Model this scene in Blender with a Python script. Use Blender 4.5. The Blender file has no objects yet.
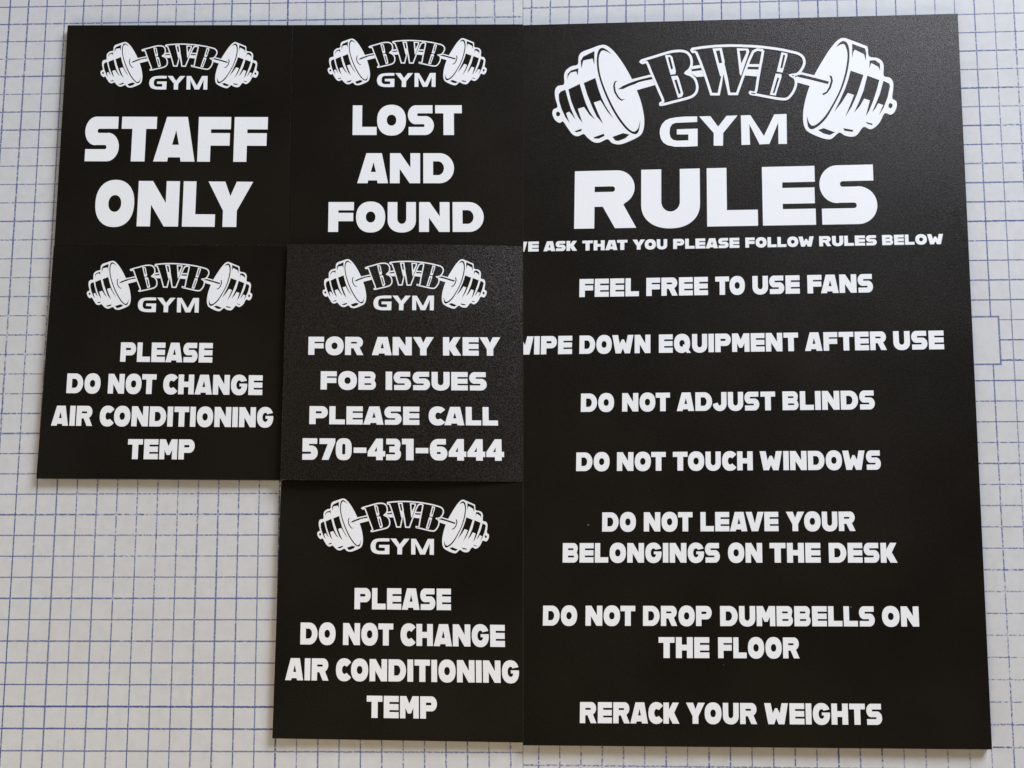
import bpy, math, random
import numpy as np
from mathutils import Vector
from mathutils.geometry import tessellate_polygon

random.seed(4)
scene = bpy.context.scene
col = scene.collection

# ---------------------------------------------------------------- camera
F = 1000.0                      # focal length in picture widths of 1024
TH = math.radians(10.15)        # tilt from straight down
H = 0.636                       # height over the table, metres
cam_d = bpy.data.cameras.new('camera')
cam_d.sensor_width = 36.0
cam_d.lens = F * 36.0 / 1024.0
cam_d.clip_start = 0.01
cam_d.clip_end = 100
cam = bpy.data.objects.new('camera', cam_d)
cam.location = (0, 0, H)
cam.rotation_euler = (TH, 0, 0)
col.objects.link(cam)
scene.camera = cam
S_, C_ = math.sin(TH), math.cos(TH)

def on_plane(px, py, z):
    """point of the level z that was measured at this spot of the photograph"""
    x = (px - 512.0) / F
    y = (384.0 - py) / F
    dy = y * C_ + S_
    dz = y * S_ - C_
    t = (z - H) / dz
    return Vector((x * t, dy * t, z))

# ---------------------------------------------------------------- materials
def new_mat(name):
    m = bpy.data.materials.new(name)
    m.use_nodes = True
    nt = m.node_tree
    return m, nt, nt.nodes, nt.links, nt.nodes['Principled BSDF']

def math_node(nt, op, a, b=None, c=None):
    n = nt.nodes.new('ShaderNodeMath')
    n.operation = op
    for i, v in enumerate((a, b, c)):
        if v is None:
            continue
        if isinstance(v, (int, float)):
            n.inputs[i].default_value = v
        else:
            nt.links.new(v, n.inputs[i])
    return n.outputs[0]

def map_range(nt, v, a, b, c, d, smooth=False):
    n = nt.nodes.new('ShaderNodeMapRange')
    if smooth:
        n.interpolation_type = 'SMOOTHSTEP'
    n.inputs['From Min'].default_value = a
    n.inputs['From Max'].default_value = b
    n.inputs['To Min'].default_value = c
    n.inputs['To Max'].default_value = d
    nt.links.new(v, n.inputs['Value'])
    return n.outputs['Result']

def mix_col(nt, fac, a, b):
    n = nt.nodes.new('ShaderNodeMix')
    n.data_type = 'RGBA'
    if isinstance(fac, (int, float)):
        n.inputs[0].default_value = fac
    else:
        nt.links.new(fac, n.inputs[0])
    for i, v in ((6, a), (7, b)):
        if isinstance(v, tuple):
            n.inputs[i].default_value = (*v, 1)
        else:
            nt.links.new(v, n.inputs[i])
    return n.outputs[2]

def noise(nt, vec, scale, detail=2.0, rough=0.5, dims='3D'):
    n = nt.nodes.new('ShaderNodeTexNoise')
    n.noise_dimensions = dims
    n.inputs['Scale'].default_value = scale
    n.inputs['Detail'].default_value = detail
    n.inputs['Roughness'].default_value = rough
    if vec is not None:
        nt.links.new(vec, n.inputs['Vector'])
    return n.outputs['Fac']

BLACK = (0.0102, 0.0087, 0.0058)

def panel_material(name, rough, bump_strength, grain, seed, spec=0.34, glint=0.55):
    m, nt, N, L, P = new_mat(name)
    tc = N.new('ShaderNodeTexCoord')
    mp = N.new('ShaderNodeMapping')
    mp.inputs['Location'].default_value = (seed * 1.37, seed * 0.71, 0)
    L.new(tc.outputs['Object'], mp.inputs['Vector'])
    v = mp.outputs['Vector']
    # small dust specks lying on the vinyl
    vo = N.new('ShaderNodeTexVoronoi')
    vo.inputs['Scale'].default_value = 62
    L.new(v, vo.inputs['Vector'])
    sep = N.new('ShaderNodeSeparateColor')
    L.new(vo.outputs['Color'], sep.inputs['Color'])
    rad = map_range(nt, sep.outputs[1], 0, 1, 0.012, 0.032)
    near = math_node(nt, 'LESS_THAN', vo.outputs['Distance'], rad)
    some = math_node(nt, 'GREATER_THAN', sep.outputs[0], 0.80)
    dust = math_node(nt, 'MULTIPLY', near, some)
    dust = math_node(nt, 'MULTIPLY', dust, 0.25)
    # faint long rub marks
    mp2 = N.new('ShaderNodeMapping')
    mp2.inputs['Rotation'].default_value = (0, 0, 0.5 + seed)
    mp2.inputs['Scale'].default_value = (7, 160, 1)
    L.new(v, mp2.inputs['Vector'])
    rub = map_range(nt, noise(nt, mp2.outputs['Vector'], 1.0, 3.0), 0.66, 0.78, 0, 0.03)
    clo = map_range(nt, noise(nt, v, 9.0, 3.0), 0.35, 0.7, 0.75, 1.3)
    base = mix_col(nt, 1.0, BLACK, BLACK)
    bb = N.new('ShaderNodeVectorMath')
    bb.operation = 'SCALE'
    L.new(base, bb.inputs[0])
    L.new(clo, bb.inputs['Scale'])
    c1 = mix_col(nt, math_node(nt, 'ADD', dust, 0.0), bb.outputs[0], (0.62, 0.58, 0.50))
    L.new(c1, P.inputs['Base Color'])
    rr = math_node(nt, 'ADD', map_range(nt, noise(nt, v, 14.0, 4.0), 0.3, 0.7, rough - 0.03, rough + 0.03), rub)
    L.new(rr, P.inputs['Roughness'])
    # the embossed vinyl glints unevenly from point to point
    gl = map_range(nt, noise(nt, v, grain * 0.75, 1.0, 0.5), 0.33, 0.67, spec * (1 - glint), spec * (1 + glint))
    L.new(gl, P.inputs['Specular IOR Level'])
    P.inputs['Specular Tint'].default_value = (1.0, 0.90, 0.87, 1)
    b1 = noise(nt, v, grain, 1.5, 0.6)
    b2 = noise(nt, v, grain * 0.36, 2.0, 0.6)
    bs = math_node(nt, 'ADD', b1, math_node(nt, 'MULTIPLY', b2, 0.15))
    bu = N.new('ShaderNodeBump')
    bu.inputs['Strength'].default_value = bump_strength
    bu.inputs['Distance'].default_value = 0.0003
    L.new(bs, bu.inputs['Height'])
    L.new(bu.outputs['Normal'], P.inputs['Normal'])
    return m

m_panel = panel_material('black_vinyl_panel', 0.31, 0.42, 2100, 0.0, spec=0.24)
m_panel_b = panel_material('black_vinyl_panel_second', 0.30, 0.42, 2100, 3.1, spec=0.245)
m_panel_grain = panel_material('black_grained_vinyl', 0.335, 0.58, 1500, 1.7, spec=0.52, glint=0.75)
m_panel_grain.node_tree.nodes['Principled BSDF'].inputs['IOR'].default_value = 1.6

m_white, nt, N, L, P = new_mat('white_print')
tc = N.new('ShaderNodeTexCoord')
w1 = noise(nt, tc.outputs['Object'], 30, 3)
L.new(mix_col(nt, map_range(nt, w1, 0.3, 0.7, 0, 1), (0.955, 0.955, 0.955), (0.92, 0.925, 0.93)), P.inputs['Base Color'])
P.inputs['Roughness'].default_value = 0.5
P.inputs['Specular IOR Level'].default_value = 0.3
bu = N.new('ShaderNodeBump')
bu.inputs['Strength'].default_value = 0.25
bu.inputs['Distance'].default_value = 0.0003
L.new(noise(nt, tc.outputs['Object'], 900, 1.5), bu.inputs['Height'])
L.new(bu.outputs['Normal'], P.inputs['Normal'])

m_ink = panel_material('black_print', 0.30, 0.42, 2100, 5.0, spec=0.24)

def table_material(name, box=None, seed=0.0):
    m, nt, N, L, P = new_mat(name)
    uv = N.new('ShaderNodeUVMap')
    uv.uv_map = 'grid'
    sx = N.new('ShaderNodeSeparateXYZ')
    L.new(uv.outputs['UV'], sx.inputs['Vector'])
    tc = N.new('ShaderNodeTexCoord')
    ob = tc.outputs['Object']
    u, v = sx.outputs['X'], sx.outputs['Y']

    def lines(a, off):
        r = math_node(nt, 'ROUND', a)
        d = math_node(nt, 'ABSOLUTE', math_node(nt, 'SUBTRACT', a, r))
        wn = N.new('ShaderNodeTexWhiteNoise')
        wn.noise_dimensions = '1D'
        L.new(math_node(nt, 'ADD', r, off + seed), wn.inputs['W'])
        width = map_range(nt, wn.outputs['Value'], 0, 1, 0.024, 0.043)
        # ragged edge of the print
        rag = map_range(nt, noise(nt, uv.outputs['UV'], 11, 3, 0.6), 0.3, 0.7, -0.010, 0.010)
        width = math_node(nt, 'ADD', width, rag)
        e = math_node(nt, 'SUBTRACT', width, d)
        mask = map_range(nt, e, -0.012, 0.012, 0, 1, True)
        wn2 = N.new('ShaderNodeTexWhiteNoise')
        wn2.noise_dimensions = '1D'
        L.new(math_node(nt, 'ADD', r, off + 31.7 + seed), wn2.inputs['W'])
        op = map_range(nt, wn2.outputs['Value'], 0, 1, 0.74, 1.0)
        return math_node(nt, 'MULTIPLY', mask, op)
    lu = lines(u, 3.3)
    lv = lines(v, 17.9)
    ln = math_node(nt, 'MAXIMUM', lu, lv)
    if box:
        u1, v0, v1 = box
        inside = math_node(nt, 'MULTIPLY', math_node(nt, 'LESS_THAN', u, u1),
                           math_node(nt, 'MULTIPLY', math_node(nt, 'GREATER_THAN', v, v0), math_node(nt, 'LESS_THAN', v, v1)))
        ln = math_node(nt, 'MULTIPLY', ln, math_node(nt, 'SUBTRACT', 1.0, inside))
        w = 0.045
        big = math_node(nt, 'MULTIPLY', math_node(nt, 'LESS_THAN', u, u1 + w),
                        math_node(nt, 'MULTIPLY', math_node(nt, 'GREATER_THAN', v, v0 - w), math_node(nt, 'LESS_THAN', v, v1 + w)))
        sml = math_node(nt, 'MULTIPLY', math_node(nt, 'LESS_THAN', u, u1 - w),
                        math_node(nt, 'MULTIPLY', math_node(nt, 'GREATER_THAN', v, v0 + w), math_node(nt, 'LESS_THAN', v, v1 - w)))
        frame = math_node(nt, 'SUBTRACT', big, sml)
        ln = math_node(nt, 'MAXIMUM', ln, math_node(nt, 'MULTIPLY', frame, 0.8))
    # worn, broken stretches of the printed lines
    wear_big = map_range(nt, noise(nt, ob, 5.0, 3), 0.35, 0.65, 0.0, 1.0)
    wear_small = noise(nt, uv.outputs['UV'], 6.5, 3.5, 0.7)
    thr = math_node(nt, 'SUBTRACT', wear_small, math_node(nt, 'MULTIPLY', wear_big, 0.17))
    keep = map_range(nt, thr, 0.26, 0.40, 0.15, 1.0, True)
    fine = map_range(nt, noise(nt, uv.outputs['UV'], 15.0, 2.0, 0.6), 0.30, 0.52, 0.55, 1.0, True)
    ln = math_node(nt, 'MULTIPLY', math_node(nt, 'MULTIPLY', ln, keep), fine)
    # milky plastic with soft mottling
    n1 = map_range(nt, noise(nt, ob, 7.0, 3), 0.32, 0.68, 0, 1)
    c0 = mix_col(nt, n1, (0.645, 0.635, 0.622), (0.715, 0.715, 0.715))
    n2 = map_range(nt, noise(nt, uv.outputs['UV'], 0.8, 2), 0.4, 0.68, 0, 0.5)
    c0 = mix_col(nt, n2, c0, (0.68, 0.635, 0.60))
    n3 = map_range(nt, noise(nt, uv.outputs['UV'], 2.6, 4, 0.65), 0.35, 0.7, 0, 0.62)
    c0 = mix_col(nt, n3, c0, (0.575, 0.585, 0.585))
    n4 = map_range(nt, noise(nt, uv.outputs['UV'], 1.4, 2.5), 0.42, 0.62, 0, 0.45)
    c0 = mix_col(nt, n4, c0, (0.70, 0.70, 0.69))
    n5 = map_range(nt, noise(nt, ob, 420.0, 2.0, 0.6), 0.3, 0.7, 0, 0.10)
    c0 = mix_col(nt, n5, c0, (0.57, 0.57, 0.58))
    c = mix_col(nt, ln, c0, (0.016, 0.050, 0.235))
    L.new(c, P.inputs['Base Color'])
    P.inputs['Roughness'].default_value = 0.55
    P.inputs['Specular IOR Level'].default_value = 0.25
    return m

# ---------------------------------------------------------------- the gridded table top (two sheets that meet)
def fit_grid(us, vs):
    """plane-to-plane map from table coordinates to grid squares"""
    A = []
    for (x, y, i) in us:
        p = on_plane(x, y, 0)
        q = np.array([p.x * 3, p.y * 3, 1.0])
        A.append(np.concatenate([q, np.zeros(3), -(i / 20.0) * q]))
    for (x, y, j) in vs:
        p = on_plane(x, y, 0)
        q = np.array([p.x * 3, p.y * 3, 1.0])
        A.append(np.concatenate([np.zeros(3), q, -(j / 20.0) * q]))
    _, _, Vt = np.linalg.svd(np.array(A))
    Hm = Vt[-1].reshape(3, 3)

    def f(x, y):
        q = Hm @ np.array([x * 3, y * 3, 1.0])
        return q[0] / q[2] * 20, q[1] / q[2] * 20
    err = [f(*on_plane(x, y, 0)[:2])[0] - i for (x, y, i) in us] + [f(*on_plane(x, y, 0)[:2])[1] - j for (x, y, j) in vs]
    print('grid fit rms', float(np.sqrt(np.mean(np.square(err)))), 'max', float(np.max(np.abs(err))))
    return f

left_u = [(27.5, 6.8, 1), (10.4, 297, 1), (46.5, 6.8, 2), (29.8, 297, 2), (17.3, 494, 2), (64.7, 5, 3), (50, 297, 3),
          (36.7, 494, 3), (25.4, 663, 3), (101.7, 5, 5), (138.7, 5, 7), (176, 5, 9), (212.8, 5, 11), (250.5, 5, 13), (288, 5, 15), (274, 752, 15),
          (456.7, 9, 24), (475.6, 9, 25), (494.7, 9, 26), (510.4, 752, 26), (513.8, 9, 27), (46.5, 663, 4), (67.5, 663, 5),
          (88.3, 663, 6), (109.4, 663, 7), (150.9, 663, 9), (192.8, 663, 11), (235.2, 662.5, 13), (256, 662.5, 14),
          (316.6, 752, 17), (359.5, 752, 19), (402.5, 752, 21), (57.2, 494, 4), (97.9, 494, 6), (138.8, 494, 8), (261, 492, 14), (241.1, 492, 13)]
left_v = [(0, 7, 0), (150, 5.3, 0), (300, 3.1, 0), (60, 23.9, 1), (300, 21.1, 1), (440, 18, 1), (520, 16.5, 1), (0, 24.4, 1)]
for j, y in zip(range(2, 39), (41.2, 58.2, 76.2, 94.1, 112.3, 129.5, 148.1, 166.5, 184.4, 203.1, 221.9, 240.4, 259.2, 277.9, 297,
                               316.1, 335, 354.5, 374, 393.8, 413.5, 433.5, 453.4, 473.8, 494.1, 514.1, 535.3, 556.1, 576.7, 598.3,
                               619.3, 640.9, 662.8, 684.7, 706.8, 729.3, 752)):
    left_v.append((20, y, j))
left_v += [(274, 751.9, 38), (420, 753, 38), (520, 753.7, 38), (256, 575.6, 30), (256, 640.4, 33), (255, 492.7, 26), (255, 513.3, 27), (255, 533.8, 28)]

right_u = [(x, 5, k) for k, x in enumerate((531.2, 550.7, 569.2, 588.2, 607, 625.9, 645.4, 664.1, 683.4, 702.1, 721.7, 740.6, 760, 779.4,
                                            798.4, 817.7, 837, 856.6, 875.9, 895.8, 914.5, 934.4, 954.6, 973.9, 994.6))]
right_u += [(985.7, 241, 23), (988.6, 290, 23), (993.7, 380, 23)]
right_u += [(x, 735, k) for k, x in zip(range(1, 23), (538.6, 559.7, 581.3, 602.3, 623.2, 644.7, 666.1, 687.4, 708.7, 730.3, 751.5, 773.3, 794.6,
                                                       816.5, 838.2, 859.8, 881.7, 903.6, 925.8, 947.2, 969.3, 991.5))]
right_v = [(530, 8.4, 0), (740, 1.9, 0), (560, 765.7, 38), (640, 766.2, 38), (780, 767, 38)]
for j, y in zip(range(1, 17), (13.3, 31.7, 50.1, 68.4, 86.9, 106.3, 125.3, 144.2, 163.8, 182.8, 202.8, 221.7, 241.4, 260.8, 280.3, 300.2)):
    right_v.append((990, y, j))
for j, y in zip(range(17, 38), (319.6, 339.7, 360.2, 380.3, 401.3, 422, 442.6, 463.6, 484.6, 504.9, 526.6, 547.9, 569.6, 591.3, 612.9,
                                635.3, 657.3, 680, 702.6, 724.7, 747.3)):
    right_v.append((995, y, j))

f_left = fit_grid(left_u, left_v)
f_right = fit_grid(right_u, right_v)

def put(o):
    col.objects.link(o)
    return o

def tag(o, label=None, cat=None, group=None, kind=None):
    if label: o['label'] = label
    if cat: o['category'] = cat
    if group: o['group'] = group
    if kind: o['kind'] = kind
    return o

SEAM_TOP = on_plane(523, -400, 0)
SEAM_BOT = on_plane(523, 1200, 0)

def table_sheet(name, fgrid, side, mat):
    n = 36
    verts, faces, uvs = [], [], []
    y0, y1 = -0.62, 0.80
    for b in range(n + 1):
        y = y0 + (y1 - y0) * b / n
        t = (y - SEAM_BOT.y) / (SEAM_TOP.y - SEAM_BOT.y)
        xs = SEAM_BOT.x + t * (SEAM_TOP.x - SEAM_BOT.x)
        xa, xb = (-0.85, xs - 0.00015) if side < 0 else (xs + 0.00015, 0.85)
        for a in range(n + 1):
            x = xa + (xb - xa) * a / n
            verts.append((x, y, 0.0))
            uvs.append(fgrid(x, y))
    for b in range(n):
        for a in range(n):
            i = b * (n + 1) + a
            faces.append((i, i + 1, i + n + 2, i + n + 1))
    top = len(faces)
    ring = [a for a in range(n + 1)] + [b * (n + 1) + n for b in range(1, n + 1)] + \
           [n * (n + 1) + a for a in range(n - 1, -1, -1)] + [b * (n + 1) for b in range(n - 1, 0, -1)]
    base = len(verts)
    for i in ring:
        verts.append((verts[i][0], verts[i][1], -0.004))
        uvs.append(uvs[i])
    k = len(ring)
    for q in range(k):
        faces.append((ring[(q + 1) % k], ring[q], base + q, base + (q + 1) % k))
    faces.append(tuple(base + q for q in range(k - 1, -1, -1)))
    me = bpy.data.meshes.new(name)
    me.from_pydata(verts, [], faces)
    ul = me.uv_layers.new(name='grid')
    for lp in me.loops:
        ul.data[lp.index].uv = uvs[lp.vertex_index]
    me.materials.append(mat)
    me.update()
    o = put(bpy.data.objects.new(name, me))
    return o

t1 = table_sheet('tabletop', f_left, -1, table_material('gridded_plastic', None, 0.0))
tag(t1, 'milky white tabletop sheet with blue grid lines under the five square signs', 'tabletop', kind='structure')
t2 = table_sheet('tabletop', f_right, 1, table_material('gridded_plastic_boxed', (23.37, 16.84, 19.20), 40.0))
tag(t2, 'milky white tabletop sheet with blue grid lines and blank box beside the rules sign', 'tabletop', kind='structure')

# ---------------------------------------------------------------- lettering: contours in a unit-height em
def arc(cx, cy, rx, ry, a0, a1, n=14):
    return [(cx + rx * math.cos(math.radians(a0 + (a1 - a0) * i / n)), cy + ry * math.sin(math.radians(a0 + (a1 - a0) * i / n))) for i in range(n + 1)]

def sup(cx, cy, rx, ry, a0, a1, p=2.25, n=40):
    out = []
    for i in range(n + 1):
        a = math.radians(a0 + (a1 - a0) * i / n)
        c, s = math.cos(a), math.sin(a)
        out.append((cx + rx * math.copysign(abs(c) ** (2 / p), c), cy + ry * math.copysign(abs(s) ** (2 / p), s)))
    return out

G = {}
def glyph(ch, w, *contours):
    G[ch] = (w, contours)

glyph('A', 1.14, [(0, 0), (.385, 0), (.405, .095), (.735, .095), (.755, 0), (1.14, 0), (.905, 1), (.33, 1)],
      [(.50, .375), (.69, .375), (.60, .70)])
slot = lambda y0, y1, x0=.35, x1=.70: [(x0, y0)] + arc(x1, (y0 + y1) / 2, (y1 - y0) * .5, (y1 - y0) * .5, -90, 90, 8) + [(x0, y1)]
glyph('B', 1.02, [(0, 0)] + [(.70, 0)] + arc(.72, .285, .29, .285, -80, 50) + [(.93, .515)] + arc(.70, .735, .28, .265, -25, 80) + [(.66, 1), (0, 1)],
      slot(.265, .36), slot(.64, .735, .35, .66))
glyph('C', .93, sup(.52, .5, .52, .52, 38, 322) + [(.68, .36)] + arc(.535, .5, .155, .19, 300, 60, 18)[::1] + [(.68, .64)])
glyph('D', 1.10, [(0, 0), (.56, 0)] + arc(.58, .5, .52, .5, -88, 88, 26) + [(.56, 1), (0, 1)],
      [(.35, .27), (.52, .27)] + arc(.53, .5, .21, .23, -85, 85, 16) + [(.52, .73), (.35, .73)])
glyph('E', .92, [(0, 0), (.92, 0), (.92, .275), (.35, .275), (.35, .365), (.91, .365), (.91, .635), (.35, .635), (.35, .73), (.92, .73), (.92, 1), (0, 1)])
glyph('F', .92, [(0, 0), (.36, 0), (.36, .36), (.90, .36), (.90, .64), (.36, .64), (.36, .725), (.92, .725), (.92, 1), (0, 1)])
glyph('G', 1.07, sup(.535, .5, .535, .52, 22, 359, n=54) + [(1.06, .57), (.56, .57), (.56, .43), (.70, .43)] + arc(.545, .5, .19, .23, -40, -300, 24) + [(.66, .655)])
glyph('H', 1.03, [(0, 0), (.36, 0), (.36, .365), (.67, .365), (.67, 0), (1.03, 0), (1.03, 1), (.67, 1), (.67, .64), (.36, .64), (.36, 1), (0, 1)])
glyph('I', .36, [(0, 0), (.36, 0), (.36, 1), (0, 1)])
glyph('J', .90, [(.0, .36)] + arc(.45, .36, .45, .38, 186, 360, 24) + [(.90, 1), (.55, 1)] + arc(.45, .40, .10, .12, 0, -150, 12) + [(.30, .44)])
glyph('K', 1.04, [(0, 0), (.36, 0), (.36, .34), (.60, 0), (1.04, 0), (.70, .52), (1.01, 1), (.61, 1), (.36, .66), (.36, 1), (0, 1)])
glyph('L', .88, [(0, 0), (.88, 0), (.88, .275), (.345, .275), (.345, 1), (0, 1)])
glyph('M', 1.16, [(0, 0), (.335, 0), (.335, .47), (.485, .22), (.675, .22), (.825, .47), (.825, 0), (1.16, 0), (1.16, 1), (.77, 1), (.58, .66), (.39, 1), (0, 1)])
glyph('N', 1.10, [(0, 0), (.355, 0), (.355, .48), (.72, 0), (1.10, 0), (1.10, 1), (.745, 1), (.745, .52), (.38, 1), (0, 1)])
glyph('O', 1.075, sup(.5375, .5, .5375, .52, 0, 360), sup(.5375, .5, .178, .185, 0, 360, 2.1, 28))
glyph('P', 1.04, [(0, 0), (.36, 0), (.36, .33), (.70, .33)] + arc(.70, .665, .34, .335, -85, 85, 20) + [(.68, 1), (0, 1)], slot(.60, .72, .36, .64))
glyph('Q', 1.12, sup(.5375, .5, .5375, .52, -38, 278) + [(.78, .055), (.86, -.02), (1.12, -.02), (1.02, .11)],
      sup(.5375, .5, .178, .185, -20, 285, 2.1, 24) + [(.60, .44)])
glyph('R', 1.08, [(0, 0), (.35, 0), (.35, .375), (.495, .375), (.71, 0), (1.08, 0), (.855, .405)] + arc(.74, .70, .31, .30, -62, 85, 18) + [(.72, 1), (0, 1)],
      slot(.63, .725, .35, .66))
glyph('S', .97, [(.03, 0), (.64, 0)] + arc(.645, .32, .325, .32, -88, 88, 18) + [(.62, .635), (.40, .635)] + arc(.395, .682, .047, .047, 268, 92, 8) +
      [(.92, .73), (.92, 1), (.30, 1)] + arc(.30, .68, .30, .32, 92, 268, 18) + [(.32, .365), (.57, .365)] + arc(.575, .318, .047, .047, 88, -88, 8) + [(.03, .271)])
glyph('T', .97, [(.30, 0), (.68, 0), (.68, .73), (.97, .73), (.97, 1), (0, 1), (0, .73), (.30, .73)])
glyph('U', 1.01, [(0, 1), (0, .42)] + sup(.505, .40, .505, .42, 180, 360, 2.2, 28) + [(1.01, 1), (.665, 1), (.665, .44)] + arc(.505, .44, .16, .17, 0, -180, 16) + [(.345, 1)])
glyph('V', 1.18, [(0, 1), (.40, 1), (.59, .40), (.78, 1), (1.18, 1), (.80, 0), (.38, 0)])
glyph('W', 1.48, [(0, 1), (.40, 1), (.52, .52), (.67, .76), (.81, .76), (.96, .52), (1.08, 1), (1.48, 1), (1.24, 0), (.88, 0), (.74, .28), (.60, 0), (.24, 0)])
glyph('Y', 1.20, [(0, 1), (.45, 1), (.60, .68), (.76, 1), (1.20, 1), (.785, .36), (.785, 0), (.415, 0), (.415, .36)])
glyph('0', .86, sup(.43, .5, .43, .51, 0, 360, 2.7), [(.345, .32)] + arc(.43, .32, .085, .07, 180, 360, 8) + [(.515, .68)] + arc(.43, .68, .085, .07, 0, 180, 8))
glyph('1', .62, [(.22, 0), (.62, 0), (.62, 1), (0, 1), (0, .74), (.22, .74)])
glyph('3', .80, [(0, 0), (.48, 0)] + arc(.50, .28, .30, .28, -85, 50, 12) + [(.73, .51)] + arc(.49, .73, .28, .27, -25, 85, 12) + [(.46, 1), (0, 1), (0, .735), (.40, .735)] +
      arc(.42, .69, .045, .045, 88, -88, 6) + [(.17, .645), (.17, .365), (.42, .365)] + arc(.44, .318, .047, .047, 88, -88, 6) + [(0, .27)])
glyph('4', .95, [(.46, 0), (.82, 0), (.82, .17), (.95, .17), (.95, .42), (.82, .42), (.82, 1), (.46, 1), (0, .40), (0, .17), (.46, .17)],
      [(.36, .40), (.50, .40), (.50, .62)])
glyph('5', .84, [(0, 0), (.50, 0)] + arc(.51, .33, .33, .33, -88, 88, 18) + [(.50, .66), (.36, .66), (.36, .74), (.80, .74), (.80, 1), (0, 1), (0, .375), (.42, .375)] +
      arc(.43, .325, .05, .05, 88, -88, 6) + [(0, .275)])
glyph('6', .92, [(.84, .74), (.84, 1), (.50, 1)] + sup(.46, .5, .46, .5, 92, 268, 2.3, 30) + [(.50, 0)] + arc(.58, .325, .34, .325, -88, 88, 16) + [(.57, .65), (.40, .65)] +
      arc(.40, .695, .045, .045, 268, 92, 6), [(.37, .30)] + arc(.52, .345, .055, .05, -90, 90, 8) + [(.37, .395)])
glyph('7', .88, [(.14, 0), (.52, 0), (.88, .80), (.88, 1), (0, 1), (0, .735), (.46, .735)])
glyph('-', .66, [(0, .33), (.66, .33), (.66, .58), (0, .58)])
GAP = 0.085

def clip_left(poly, x0):
    out = []
    n = len(poly)
    for i in range(n):
        a, b = poly[i], poly[(i + 1) % n]
        ia, ib = a[0] >= x0, b[0] >= x0
        if ia:
            out.append(a)
        if ia != ib:
            t = (x0 - a[0]) / (b[0] - a[0])
            out.append((x0, a[1] + t * (b[1] - a[1])))
    return out

class Surface:
    """top face of one sign board; quad measured in the photograph, clockwise from top left"""
    def __init__(self, quad, thick, bulge=0.0, tilt=0.0):
        self.quad, self.t, self.bulge = quad, thick, bulge
        self.w = [on_plane(x, y, thick) for (x, y) in quad]
        self.center = sum((p for p in self.w), Vector()) / 4
        self.center.z = 0
        TL, TR, BR, BL = self.w
        self.ux = (TR - TL).normalized()
        self.hw = (TR - TL).length / 2
        self.uy = (TL - BL).normalized()
        self.hh = (TL - BL).length / 2

    def height(self, x, y):
        if not self.bulge:
            return self.t
        d = Vector((x - self.center.x, y - self.center.y, 0))
        a = max(-1, min(1, d.dot(self.ux) / self.hw))
        b = max(-1, min(1, d.dot(self.uy) / self.hh))
        a = max(0, (a + 0.05) / 1.05)
        b = max(0, (b - 0.1) / 0.9)
        return self.t + self.bulge * (1 - a * a) * (1 - 0.3 * b * b)      # curve added to catch the window sheen: right and upper edges droop

    def point(self, px, py, lift=0.0):
        z = self.t
        for _ in range(4):
            p = on_plane(px, py, z)
            z = self.height(p.x, p.y) + lift
        return on_plane(px, py, z)

    def bil(self, a, b):
        TL, TR, BR, BL = self.w
        p = (TL * (1 - a) + TR * a) * (1 - b) + (BL * (1 - a) + BR * a) * b
        return p

def flat_mesh(name, surf, root, layers, mat_list, parent=None):
    """layers: (list of contours, lift, material index); first contour is the outline, the others are its holes"""
    verts, faces, mi = [], [], []
    org = surf.center
    for contours, lift, m in layers:
        pl = [[Vector((x, -y, 0)) for (x, y) in c] for c in contours if len(c) > 2]
        if not pl:
            continue
        tris = tessellate_polygon(pl)
        flat = [p for c in pl for p in c]
        base = len(verts)
        for p in flat:
            verts.append(surf.point(p.x, -p.y, lift) - org)
        for t in tris:
            a, b, c = (flat[i] for i in t)
            cr = (b - a).cross(c - a).z
            if abs(cr) < 1e-9:
                continue
            t = tuple(base + i for i in t)
            faces.append(t if cr > 0 else t[::-1])
            mi.append(m)
    me = bpy.data.meshes.new(name)
    me.from_pydata([tuple(v) for v in verts], [], faces)
    for m in mat_list:
        me.materials.append(m)
    for i, p in enumerate(me.polygons):
        p.material_index = mi[i]
    me.update()
    o = put(bpy.data.objects.new(name, me))
    o.parent = parent or root
    return o

INK = 0.00012

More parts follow.
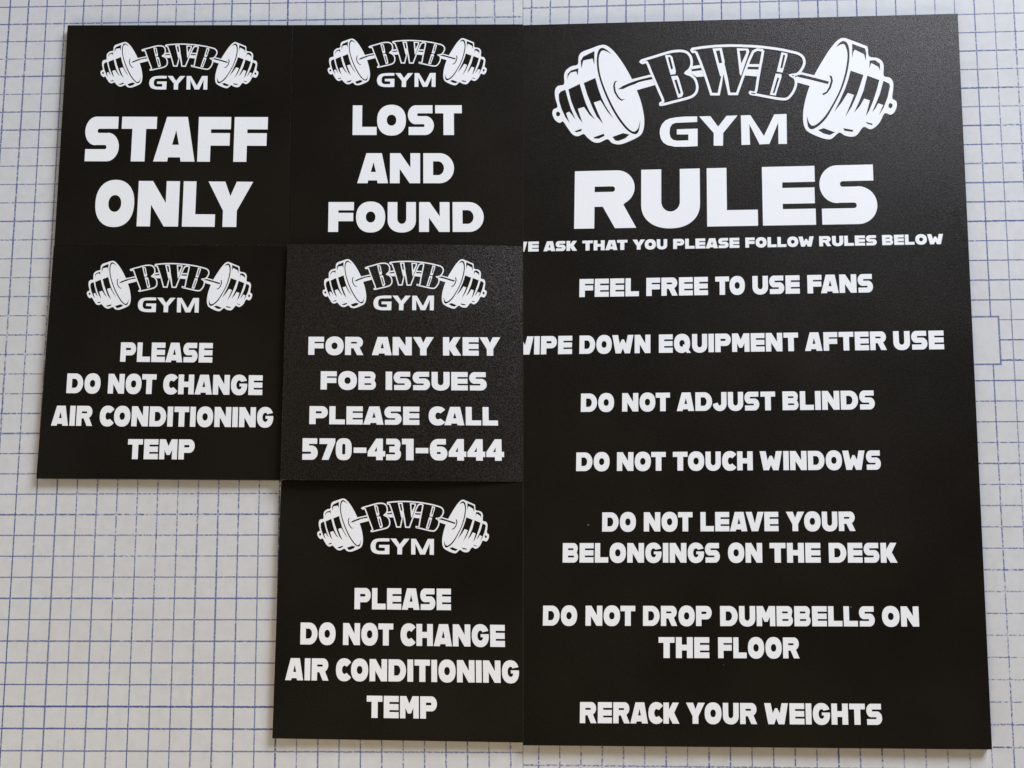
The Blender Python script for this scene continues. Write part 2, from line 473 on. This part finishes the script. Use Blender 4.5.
def lettering(surf, root, words, yb, yt, vp, clip=None, label=None, name='lettering'):
    """words: (text, x0, x1) along the baseline; yb/yt: bottom and top of the capitals at the line's two ends"""
    xa, xb = words[0][1], words[-1][2]
    xv, yv = vp
    layers = []
    for text, x0, x1 in words:
        total = sum(G[c][0] for c in text) + GAP * (len(text) - 1)
        # round letters sit closer, diagonal pairs tuck in
        kern = 0.0
        pairs = {'CA': -.12, 'CO': -.07, 'CH': -.02, 'CK': -.04, 'IC': -.02, 'GS': -.02, 'AV': -.18, 'AY': -.15, 'YO': -.10, 'LY': -.12, 'LT': -.1, 'TO': -.06, 'OT': -.06, 'FA': -.14, 'TA': -.12, 'AT': -.12, 'VE': -.05,
                 'TE': .0, 'OW': -.05, 'RA': -.05, 'AC': -.05, 'EA': -.05, 'EY': -.04, 'NY': -.02, 'DJ': -.03, 'HA': -.03, 'AN': -.03, 'AS': -.04}
        for a, b in zip(text, text[1:]):
            kern += pairs.get(a + b, 0)
        total += kern
        s = (x1 - x0) / total
        x = 0.0
        for k, ch in enumerate(text):
            w, cs = G[ch]
            conts = []
            for c in cs:
                pts = []
                for (gx, gy) in c:
                    bx = x0 + (x + gx) * s
                    f = (bx - xa) / (xb - xa)
                    y0 = yb[0] + f * (yb[1] - yb[0])
                    y1 = yt[0] + f * (yt[1] - yt[0])
                    py = y0 + gy * (y1 - y0)
                    pxx = bx + (bx - xv) / (y0 - yv) * (py - y0)
                    pts.append((pxx, py))
                if clip is not None:
                    pts = clip_left(pts, clip)
                conts.append(pts)
            if conts and len(conts[0]) > 2:
                layers.append((conts, INK, 0))
            x += w + GAP + (pairs.get(ch + text[k + 1], 0) if k + 1 < len(text) else 0)
    o = flat_mesh(name, surf, root, layers, [m_white])
    if label:
        o['label'] = label
    return o

# ---------------------------------------------------------------- the gym emblem, traced once on the big board
def z(pts, ox, oy, s):
    return [(ox + x / s, oy + y / s) for (x, y) in pts]
Z1 = lambda p: z(p, 545, 35, 6.4)
Z2 = lambda p: z(p, 630, 35, 10.24)
Z3 = lambda p: z(p, 720, 35, 10.24)
Z4 = lambda p: z(p, 790, 30, 6.4)
Z5 = lambda p: z(p, 650, 100, 6.827)

def smooth(p, closed=True, n=4):
    out = []
    N_ = len(p)
    for i in range(N_ if closed else N_ - 1):
        p0, p1, p2, p3 = (p[(i - 1) % N_], p[i], p[(i + 1) % N_], p[(i + 2) % N_])
        if not closed:
            p0 = p[max(i - 1, 0)]
            p3 = p[min(i + 2, N_ - 1)]
        for k in range(n):
            t = k / n
            out.append(tuple(0.5 * ((2 * b) + (-a + c) * t + (2 * a - 5 * b + 4 * c - d) * t * t + (-a + 3 * b - 3 * c + d) * t ** 3)
                             for a, b, c, d in zip(p0, p1, p2, p3)))
    if not closed:
        out.append(p[-1])
    return out

def offset(p, d, closed):
    out = []
    n = len(p)
    for i in range(n):
        a = p[i - 1] if (closed or i > 0) else None
        b = p[i]
        c = p[(i + 1) % n] if (closed or i < n - 1) else None
        ns = []
        for q, r in ((a, b), (b, c)):
            if q is None or r is None:
                continue
            dx, dy = r[0] - q[0], r[1] - q[1]
            l = math.hypot(dx, dy) or 1e-6
            ns.append((-dy / l, dx / l))
        if len(ns) == 1:
            nx, ny = ns[0]
            k = 1
        else:
            nx, ny = ns[0][0] + ns[1][0], ns[0][1] + ns[1][1]
            l = math.hypot(nx, ny)
            if l < 0.25:
                nx, ny, k = ns[0][0], ns[0][1], 1
            else:
                nx, ny = nx / l, ny / l
                k = min(1.7, 1 / max(0.3, nx * ns[0][0] + ny * ns[0][1]))
        out.append((b[0] + nx * d * k, b[1] + ny * d * k))
    return out

def stroke(p, w):
    a, b = offset(p, w / 2, False), offset(p, -w / 2, False)
    return a + b[::-1]

plates_left_white = smooth(Z1([(370, 62), (420, 85), (470, 140), (520, 215), (560, 290), (590, 360), (615, 430), (632, 510), (635, 570), (625, 620), (600, 650),
    (540, 680), (480, 700), (430, 692), (400, 666), (350, 688), (310, 685), (270, 655), (247, 633), (210, 648), (175, 635), (145, 595), (115, 553),
    (95, 563), (65, 545), (47, 505), (55, 475), (80, 460), (65, 400), (65, 350), (85, 325), (122, 315), (122, 260), (135, 225), (170, 200), (210, 188),
    (215, 140), (235, 110), (290, 88)]), n=3)
rim_l = smooth(Z1([(425, 122), (395, 95), (365, 82), (342, 100), (332, 150), (335, 215), (352, 290), (385, 380), (430, 475), (480, 555), (530, 612), (575, 635), (600, 615), (610, 545)]), False, 3) + \
        smooth(Z1([(598, 595), (575, 618), (545, 608), (500, 560), (450, 485), (400, 385), (362, 285), (346, 210), (344, 150), (355, 110), (372, 98), (395, 105)]), False, 3)
plates_left_black = [rim_l,
    Z1([(465, 292), (445, 297), (436, 325), (443, 368), (465, 403), (490, 422), (513, 410), (490, 412), (472, 395), (453, 362), (447, 325), (452, 303)]),
    Z1([(468, 347), (500, 325), (545, 306), (578, 294), (578, 313), (540, 326), (500, 345)]),
    Z1([(316, 103), (316, 190), (305, 150), (245, 163), (233, 213), (229, 165), (245, 138)]),
    Z1([(213, 213), (210, 258), (200, 232), (165, 240), (150, 260), (143, 285), (145, 250), (165, 228)]),
    Z1([(248, 307), (322, 275), (340, 340), (362, 402), (385, 450), (438, 535), (400, 490), (355, 418), (312, 432), (340, 500), (372, 568), (330, 520), (300, 455), (270, 380)]),
    Z1([(150, 348), (222, 313), (245, 390), (262, 440), (285, 490), (320, 540), (285, 510), (250, 460), (210, 472), (225, 520), (240, 560), (215, 530), (190, 480), (165, 415)]),
    Z1([(88, 380), (100, 362), (130, 350), (145, 405), (165, 470), (195, 540), (172, 510), (155, 490), (135, 500), (145, 530), (158, 562), (130, 525), (105, 470), (90, 420)]),
    Z1([(85, 490), (97, 500), (95, 515), (80, 522), (70, 508), (74, 494)]),
    Z1([(190, 615), (235, 600), (232, 615), (200, 622)]),
    Z1([(312, 655), (375, 632), (382, 645), (345, 663), (315, 662)]),
    Z1([(432, 652), (500, 628), (540, 637), (515, 660), (470, 678), (450, 675)])]
plates_right_white = smooth(Z4([(340, 50), (300, 70), (250, 130), (200, 210), (160, 280), (125, 360), (100, 440), (85, 520), (85, 590), (100, 635), (130, 660), (200, 690),
    (250, 700), (275, 690), (315, 656), (350, 675), (395, 683), (430, 670), (470, 620), (510, 635), (540, 625), (575, 590), (605, 533), (640, 542), (665, 530),
    (683, 490), (680, 455), (655, 437), (660, 380), (660, 335), (640, 305), (600, 293), (600, 230), (585, 195), (555, 178), (505, 168), (497, 110), (470, 95), (390, 65)]), n=3)
rim_r = smooth(Z4([(295, 108), (320, 80), (345, 70), (370, 90), (380, 140), (378, 205), (362, 290), (330, 385), (285, 475), (235, 560), (185, 612), (140, 635), (115, 615), (108, 550)]), False, 3) + \
        smooth(Z4([(120, 590), (140, 612), (175, 600), (225, 550), (275, 470), (320, 380), (350, 285), (365, 205), (368, 150), (358, 110), (345, 90), (325, 92)]), False, 3)
plates_right_black = [rim_r,
    Z4([(250, 290), (268, 295), (275, 325), (262, 370), (240, 402), (215, 417), (205, 408), (232, 395), (250, 365), (262, 325), (258, 305)]),
    Z4([(150, 304), (250, 330), (243, 346), (140, 320)]),
    Z4([(398, 88), (480, 118), (488, 150), (484, 195), (475, 155), (415, 125), (405, 140), (398, 180)]),
    Z4([(510, 195), (545, 193), (575, 215), (577, 258), (565, 235), (520, 210), (508, 245)]),
    Z4([(388, 260), (470, 288), (452, 345), (430, 410), (395, 490), (352, 558), (385, 480), (410, 415), (370, 402), (330, 465), (282, 525), (320, 450), (355, 370), (375, 310)]),
    Z4([(495, 292), (572, 320), (555, 385), (530, 460), (505, 520), (485, 552), (500, 495), (512, 450), (475, 438), (445, 490), (410, 528), (440, 465), (470, 390)]),
    Z4([(598, 325), (635, 343), (640, 360), (625, 430), (600, 495), (570, 545), (585, 505), (597, 480), (565, 468), (548, 500), (525, 527), (550, 470), (575, 410)]),
    Z4([(640, 466), (656, 474), (656, 490), (645, 502), (631, 494), (631, 478)]),
    Z4([(180, 640), (215, 628), (288, 655), (255, 672), (215, 662)]),
    Z4([(340, 628), (405, 640), (400, 652), (350, 645)]),
    Z4([(485, 588), (530, 600), (525, 608), (495, 600)])]
# bar: (outline, is it white)
bars = [(Z1([(553, 284), (676, 253), (704, 320), (584, 354)]), Z1([(545, 306), (600, 287), (640, 277), (688, 266), (690, 283), (640, 292), (600, 302), (566, 318)])),
        (Z2([(640, 318), (722, 305), (735, 330), (752, 363), (772, 424), (684, 430), (640, 404), (552, 390), (600, 378), (630, 350)]), Z2([(634, 350), (734, 335), (744, 360), (630, 372)])),
        (Z3([(292, 298), (405, 298), (398, 358), (385, 425), (240, 412), (262, 352), (284, 322)]), Z3([(282, 325), (401, 326), (398, 354), (270, 350)])),
        (Z4([(72, 270), (164, 292), (128, 358), (40, 334), (28, 312)]), Z4([(40, 291), (75, 285), (150, 304), (140, 320), (50, 300)]))]
W_ = 2.55
b1_path = smooth(Z2([(118, 264), (250, 222), (380, 182), (455, 166), (535, 164), (590, 184), (625, 235), (630, 305), (606, 356), (570, 390), (620, 410), (666, 452), (688, 520),
              (680, 582), (640, 626), (570, 652), (450, 683), (325, 714), (314, 698), (340, 676), (302, 583), (262, 490), (215, 380), (172, 280), (130, 286)]), n=3)
w_left = Z2([(676, 172), (642, 172), (630, 155), (640, 142), (750, 126), (870, 114), (1024, 108), (1150, 110)])
w_path = Z2([(676, 172), (720, 275), (760, 385), (797, 495), (832, 606), (908, 606), (928, 510), (966, 310), (990, 450), (1015, 604)])
w_path2 = Z3([(28, 300), (60, 450), (95, 603), (174, 603), (250, 390), (300, 255), (340, 170), (382, 148), (442, 158)])
b2_path = smooth(Z3([(228, 112), (380, 118), (600, 145), (720, 170), (800, 190), (850, 228), (864, 285), (838, 350), (790, 400), (722, 412), (758, 432), (778, 475), (772, 530), (742, 595),
              (690, 650), (620, 655), (500, 635), (380, 612), (318, 602), (312, 584), (364, 586), (385, 470), (405, 360), (425, 255), (442, 158)]), False, 3)
initials_layers = [
    ([offset(b1_path, W_ / 2, True), offset(b1_path, -W_ / 2, True)], 0, 0),
    ([stroke(w_left, W_)], 1, 0), ([stroke(w_path, W_)], 2, 0), ([stroke(w_path2, W_)], 3, 0), ([stroke(b2_path, W_)], 4, 0),
    ([Z2([(358, 208), (410, 203), (435, 225), (470, 370), (465, 400), (415, 408)]), Z2([(388, 230), (410, 224), (441, 343), (421, 352)])], 5, 0),
    ([Z2([(420, 422), (485, 416), (500, 440), (545, 600), (535, 630), (492, 645)]), Z2([(455, 462), (478, 456), (520, 595), (500, 606)])], 5, 0),
    ([Z2([(845, 138), (940, 132), (970, 275), (935, 425), (922, 420)]), Z2([(880, 163), (918, 158), (943, 285), (913, 290)])], 5, 0),
    ([Z3([(172, 135), (290, 140), (300, 170), (215, 420), (202, 400)]), Z3([(200, 162), (268, 157), (268, 186), (218, 292)])], 5, 0),
    ([Z3([(630, 175), (690, 190), (690, 215), (640, 385), (580, 375)]), Z3([(647, 202), (668, 207), (640, 335), (617, 344)])], 5, 0),
    ([Z3([(570, 395), (630, 400), (630, 430), (570, 620), (510, 612)]), Z3([(588, 435), (606, 440), (560, 590), (539, 598)])], 5, 0)]
gym_polys = [Z5([(322, 112), (240, 113), (180, 118), (135, 126), (105, 140), (82, 165), (69, 195), (66, 225), (73, 262), (90, 290), (118, 308), (170, 319), (240, 319), (325, 315), (325, 195),
                 (183, 200), (183, 235), (262, 235), (262, 275), (185, 278), (158, 272), (140, 255), (133, 225), (137, 190), (150, 166), (175, 156), (322, 150)]),
             Z5([(335, 112), (412, 110), (465, 182), (522, 108), (598, 105), (500, 225), (498, 312), (435, 312), (435, 225)]),
             Z5([(620, 105), (685, 103), (778, 245), (848, 98), (932, 95), (935, 300), (877, 300), (875, 155), (815, 300), (748, 303), (678, 165), (683, 305), (625, 307)])]
REF = [(602.8, 45.0), (552.3, 113.9), (618.4, 144.4), (843.1, 38.1), (896.7, 104.2), (828.3, 139.3), (787, 143.9), (660, 131.5)]

def emblem(surf, root, refs=None):
    if refs is None:
        tf = lambda c: c
    else:
        A = np.array([[x, y, 1, 0, 0, 0] for x, y in REF] + [[0, 0, 0, x, y, 1] for x, y in REF], float)
        # full plane-to-plane fit, weakly tied to the affine one
        rows, rhs = [], []
        for (x, y), (X, Y) in zip(REF, refs):
            xn, yn = (x - 724) / 170, (y - 92) / 170
            rows.append([xn, yn, 1, 0, 0, 0, -(X) * xn, -(X) * yn]); rhs.append(X)
            rows.append([0, 0, 0, xn, yn, 1, -(Y) * xn, -(Y) * yn]); rhs.append(Y)
        for k in (6, 7):
            r = [0] * 8
            r[k] = 600.0
            rows.append(r); rhs.append(0)
        h = np.linalg.lstsq(np.array(rows, float), np.array(rhs, float), rcond=None)[0]

        def tf(c):
            out = []
            for x, y in c:
                xn, yn = (x - 724) / 170, (y - 92) / 170
                d = h[6] * xn + h[7] * yn + 1
                out.append(((h[0] * xn + h[1] * yn + h[2]) / d, (h[3] * xn + h[4] * yn + h[5]) / d))
            return out
    st = 0.00002
    for wh, bl in bars:
        flat_mesh('bar', surf, root, [([tf(wh)], INK, 0), ([tf(bl)], INK + st, 1)], [m_white, m_ink])
    for wh, bl in ((plates_left_white, plates_left_black), (plates_right_white, plates_right_black)):
        flat_mesh('weight_plates', surf, root, [([tf(wh)], INK + st * 2, 0)] + [([tf(c)], INK + st * 4, 1) for c in bl], [m_white, m_ink])
    flat_mesh('initials', surf, root, [([tf(c) for c in cs], INK + st * (5 + k), m) for cs, k, m in initials_layers], [m_white])
    flat_mesh('lettering', surf, root, [([tf(c)], INK, 0) for c in gym_polys], [m_white])

# ---------------------------------------------------------------- sign boards
def board(surf, root, mat, n=24, r=0.00016):
    org = surf.center
    verts, faces = [], []
    ia = r / (2 * surf.hw)
    ib = r / (2 * surf.hh)
    for b in range(n + 1):
        for a in range(n + 1):
            p = surf.bil(ia + (1 - 2 * ia) * a / n, ib + (1 - 2 * ib) * b / n)
            verts.append(Vector((p.x, p.y, surf.height(p.x, p.y))) - org)
    for b in range(n):
        for a in range(n):
            i = b * (n + 1) + a
            faces.append((i, i + n + 1, i + n + 2, i + 1))
    top = len(faces)
    def ring_ab():
        return [(a, 0) for a in range(n)] + [(n, b) for b in range(n)] + [(a, n) for a in range(n, 0, -1)] + [(0, b) for b in range(n, 0, -1)]
    rg = ring_ab()
    prev = []
    for a, b in rg:                      # own copies of the rim, so that the rounded edge does not shade into the face
        prev.append(len(verts))
        verts.append(verts[b * (n + 1) + a].copy())
    for mode in (0, 1):
        cur = []
        for a, b in rg:
            p = surf.bil(a / n, b / n)
            hz = surf.height(p.x, p.y)
            zz = hz - r if mode == 0 else 0.0002
            cur.append(len(verts))
            verts.append(Vector((p.x, p.y, zz)) - org)
        k = len(rg)
        for q in range(k):
            faces.append((prev[q], prev[(q + 1) % k], cur[(q + 1) % k], cur[q]))
        prev = cur
    faces.append(tuple(prev))
    me = bpy.data.meshes.new('panel')
    me.from_pydata([tuple(v) for v in verts], [], faces)
    me.materials.append(mat)
    for i, p in enumerate(me.polygons):
        p.use_smooth = i < top
    me.update()
    o = put(bpy.data.objects.new('panel', me))
    o.parent = root
    return o

def sign(quad, thick, label, mat, refs, lines, vp, group=None, bulge=0.0, clip=None):
    surf = Surface(quad, thick, bulge)
    root = put(bpy.data.objects.new('gym_sign', None))
    root.empty_display_size = 0.02
    root.location = surf.center
    tag(root, label, 'sign', group)
    board(surf, root, mat)
    emblem(surf, root, refs)
    for words, yb, yt in lines:
        lettering(surf, root, words, yb, yt, vp, clip)
    return root

VL, VR = (420, -5150), (655, -5300)
def ref(pts, ox, oy, s):
    return z(pts, ox, oy, s)
T = 0.0050
GRP = 'square black gym signs'
sign([(67.5, 25.1), (292.8, 24.9), (288.4, 245.35), (54.1, 245.0)], T, 'square black sign reading STAFF ONLY in large white capitals', m_panel,
     ref([(182, 60), (33, 245), (208, 333), (845, 60), (980, 252), (790, 333), (682, 345), (327, 310)], 95, 32, 6.0235),
     [([('S', 83.4, 118), ('T', 119.8, 155), ('A', 153.1, 194.5), ('F', 197.1, 229.7), ('F', 233.2, 266.7)], (161.2, 161.9), (116.6, 117.1)),
      ([('O', 94, 133), ('N', 136.5, 178), ('L', 181.8, 214.6), ('Y', 206.8, 251.8)], (226.0, 227.1), (180.6, 181.8))], VL, GRP)
sign([(293.1, 24.9), (522.9, 24.2), (522.9, 245.5), (288.7, 245.35)], T, 'square black sign reading LOST AND FOUND in white capitals', m_panel_b,
     ref([(180, 52), (35, 243), (210, 330), (848, 48), (990, 243), (795, 330), (690, 340), (335, 305)], 322, 30, 6.0235),
     [([('L', 352.5, 376.6), ('O', 377, 405.9), ('S', 407.8, 433.9), ('T', 435.2, 462)], (135, 135), (105.4, 105.2)),
      ([('A', 357.2, 388), ('N', 389.9, 420.1), ('D', 423.3, 454.1)], (183.2, 183.2), (153.2, 153.2)),
      ([('F', 328.1, 353.6), ('O', 355.9, 385.1), ('U', 387.6, 415.9), ('N', 419.1, 449.7), ('D', 452.7, 483.9)], (231.9, 231.9), (202.1, 202.1))], VL, GRP)
AC = 'square black air conditioning temp sign '
sign([(53.7, 245.3), (288.2, 245.65), (281.7, 480.1), (36.1, 478.4)], T, AC + 'directly below the STAFF ONLY sign', m_panel_b,
     ref([(180, 50), (28, 247), (208, 335), (855, 58), (992, 258), (800, 343), (685, 352), (328, 310)], 82, 252, 5.851),
     [([('PLEASE', 120, 212.2)], (361.7, 362.6), (342.3, 343)),
      ([('DO', 66.2, 100), ('NOT', 107.6, 155.8), ('CHANGE', 162.8, 262.2)], (393.1, 395.1), (373.4, 375.3)),
      ([('AIR', 50.9, 92), ('CONDITIONING', 99.2, 273)], (425.6, 427.4), (405.6, 407.4)),
      ([('TEMP', 127.2, 194.2)], (459.1, 459.5), (439.1, 439.4))], VL, GRP)
sign([(288.5, 245.65), (522.9, 245.85), (522.9, 482.0), (282.0, 480.4)], T, 'square black sign with a telephone number for key fob issues, its surface grainy and shiny', m_panel_grain,
     ref([(178, 40), (35, 238), (210, 327), (850, 42), (990, 242), (797, 328), (688, 337), (332, 300)], 317, 252, 5.851),
     [([('FOR', 308.2, 363.3), ('ANY', 371.8, 433.8), ('KEY', 443, 500.6)], (354.8, 355.8), (336.7, 337.3)),
      ([('FOB', 320.5, 376.1), ('ISSUES', 385.6, 486.8)], (389.5, 390.5), (371.2, 372.2)),
      ([('PLEASE', 309.2, 419.4), ('CALL', 428.7, 498.1)], (424.1, 425.6), (406.1, 407.1)),
      ([('5', 302.2, 317.6), ('7', 319.2, 335), ('0', 335.6, 351.6), ('-', 353.5, 366.3), ('4', 367.6, 385.2), ('3', 386.1, 401), ('1', 401.9, 413.6), ('-', 415.7, 428.3),
        ('6', 429.8, 447.5), ('4', 448.7, 466.4), ('4', 467.5, 485.3), ('4', 486.4, 504.2)], (459.7, 460.8), (438.2, 439.3))], VL, GRP, bulge=0.0046)
sign([(281.1, 480.7), (522.9, 482.3), (522.9, 742.6), (272.2, 738.5)], T, AC + 'below the key fob sign', m_panel,
     ref([(178, 48), (28, 252), (215, 350), (860, 55), (1003, 265), (812, 358), (695, 366), (335, 320)], 312, 490, 5.689),
     [([('PLEASE', 354.4, 451)], (609.2, 610.2), (587.9, 588.7)),
      ([('DO', 300.2, 335.4), ('NOT', 342.9, 393.2), ('CHANGE', 400.5, 505)], (644.4, 647), (622.5, 624.9)),
      ([('AIR', 285.1, 328.5), ('CONDITIONING', 335.8, 519.2)], (680.1, 683.1), (658, 660.8)),
      ([('TEMP', 366.6, 437)], (717.8, 718.8), (695.6, 696.5))], VL, GRP)
sign([(523.2, 25.0), (957.8, 13.5), (992.2, 749.6), (523.2, 745.4)], T + 0.0006, 'tall black sign headed RULES with a white list of gym rules', m_panel_b, None,
     [([('R', 574.1, 636.2), ('U', 641.1, 700.2), ('L', 707.2, 758.1), ('E', 763, 816.1), ('S', 820.6, 878.1)], (228.8, 223.7), (171.3, 164.4)),
      ([('W', 510.6, 527.0), ('E', 528.1, 538.6), ('ASK', 543.4, 577.1), ('THAT', 582.3, 627.4), ('YOU', 632.5, 667.2), ('PLEASE', 673.2, 739.4), ('FOLLOW', 745.4, 813.9),
        ('RULES', 819.3, 876.9), ('BELOW', 882.3, 943.5)], (251.9, 244.1), (242.0, 233.9)),
      ([('FEEL', 579.3, 638.9), ('FREE', 646.3, 708), ('TO', 715.4, 745), ('USE', 752.6, 799.9), ('FANS', 807.6, 873.2)], (297.1, 292.4), (279.1, 273.9)),
      ([('W', 509.3, 533.3), ('IPE', 534, 572), ('DOWN', 579.3, 650.4), ('EQUIPMENT', 658.9, 798.4), ('AFTER', 805.1, 886.9), ('USE', 893.7, 944.3)], (354.8, 349.2), (336.6, 330.5)),
      ([('DO', 580.8, 614), ('NOT', 622.1, 670), ('ADJUST', 676.8, 775.4), ('BLINDS', 782.7, 875)], (411.9, 409.4), (393.6, 390.4)),
      ([('DO', 576.1, 609.5), ('NOT', 616.9, 665.8), ('TOUCH', 672.9, 752.9), ('WINDOWS', 759.9, 881.1)], (471.1, 469.7), (452.5, 450.4)),
      ([('DO', 602.1, 635.9), ('NOT', 643.8, 692.6), ('LEAVE', 700.5, 778.6), ('YOUR', 786.2, 855.6)], (531.6, 531.0), (512.4, 511.5)),
      ([('BELONGINGS', 562.6, 719.9), ('ON', 728.1, 762.4), ('THE', 769.8, 820.8), ('DESK', 829.1, 897.6)], (562.6, 562.7), (543.1, 542.8)),
      ([('DO', 542.8, 577), ('NOT', 585.4, 635.2), ('DROP', 643, 711.8), ('DUMBBELLS', 720.2, 875), ('ON', 882.4, 919.3)], (625.6, 626.6), (605.6, 606.4)),
      ([('THE', 658.6, 709.4), ('FLOOR', 718.2, 799.6)], (658.0, 658.4), (637.1, 637.5)),
      ([('RERACK', 579.8, 679.4), ('YOUR', 686.1, 757.2), ('WEIGHTS', 764.5, 882.4)], (723.1, 724.9), (702, 703.8))], VR, clip=523.4)

# ---------------------------------------------------------------- light: cool window up to the right, warm dim room
def area(name, loc, aim, sx, sy, power, colr):
    d = bpy.data.lights.new(name, 'AREA')
    d.shape = 'RECTANGLE'
    d.size, d.size_y = sx, sy
    d.energy = power
    d.color = colr
    o = put(bpy.data.objects.new(name, d))
    o.location = loc
    o.rotation_euler = (Vector(aim) - Vector(loc)).to_track_quat('-Z', 'Y').to_euler()
    return o

area('window_light', (1.15, 1.75, 1.25), (0.0, 0.05, 0), 1.15, 1.0, 64, (0.87, 0.95, 1.10))
area('room_lamp', (-0.35, -1.05, 0.8), (0.0, 0.0, 0), 0.5, 0.5, 8.2, (1.0, 0.78, 0.48))
area('left_fill_light', (-2.2, 0.3, 0.9), (0.0, 0.1, 0), 1.4, 1.2, 12, (0.60, 0.78, 1.0))  # added cool fill from the left, no actual window stands there

w = bpy.data.worlds.new('World')
scene.world = w
w.use_nodes = True
bg = w.node_tree.nodes['Background']
bg.inputs['Color'].default_value = (1.0, 0.80, 0.56, 1)
bg.inputs['Strength'].default_value = 0.07

scene.view_settings.view_transform = 'Standard'
scene.view_settings.look = 'None'
scene.view_settings.exposure = 0
scene.view_settings.gamma = 1
scene.view_settings.use_curve_mapping = False
scene.cycles.filter_width = 1.5
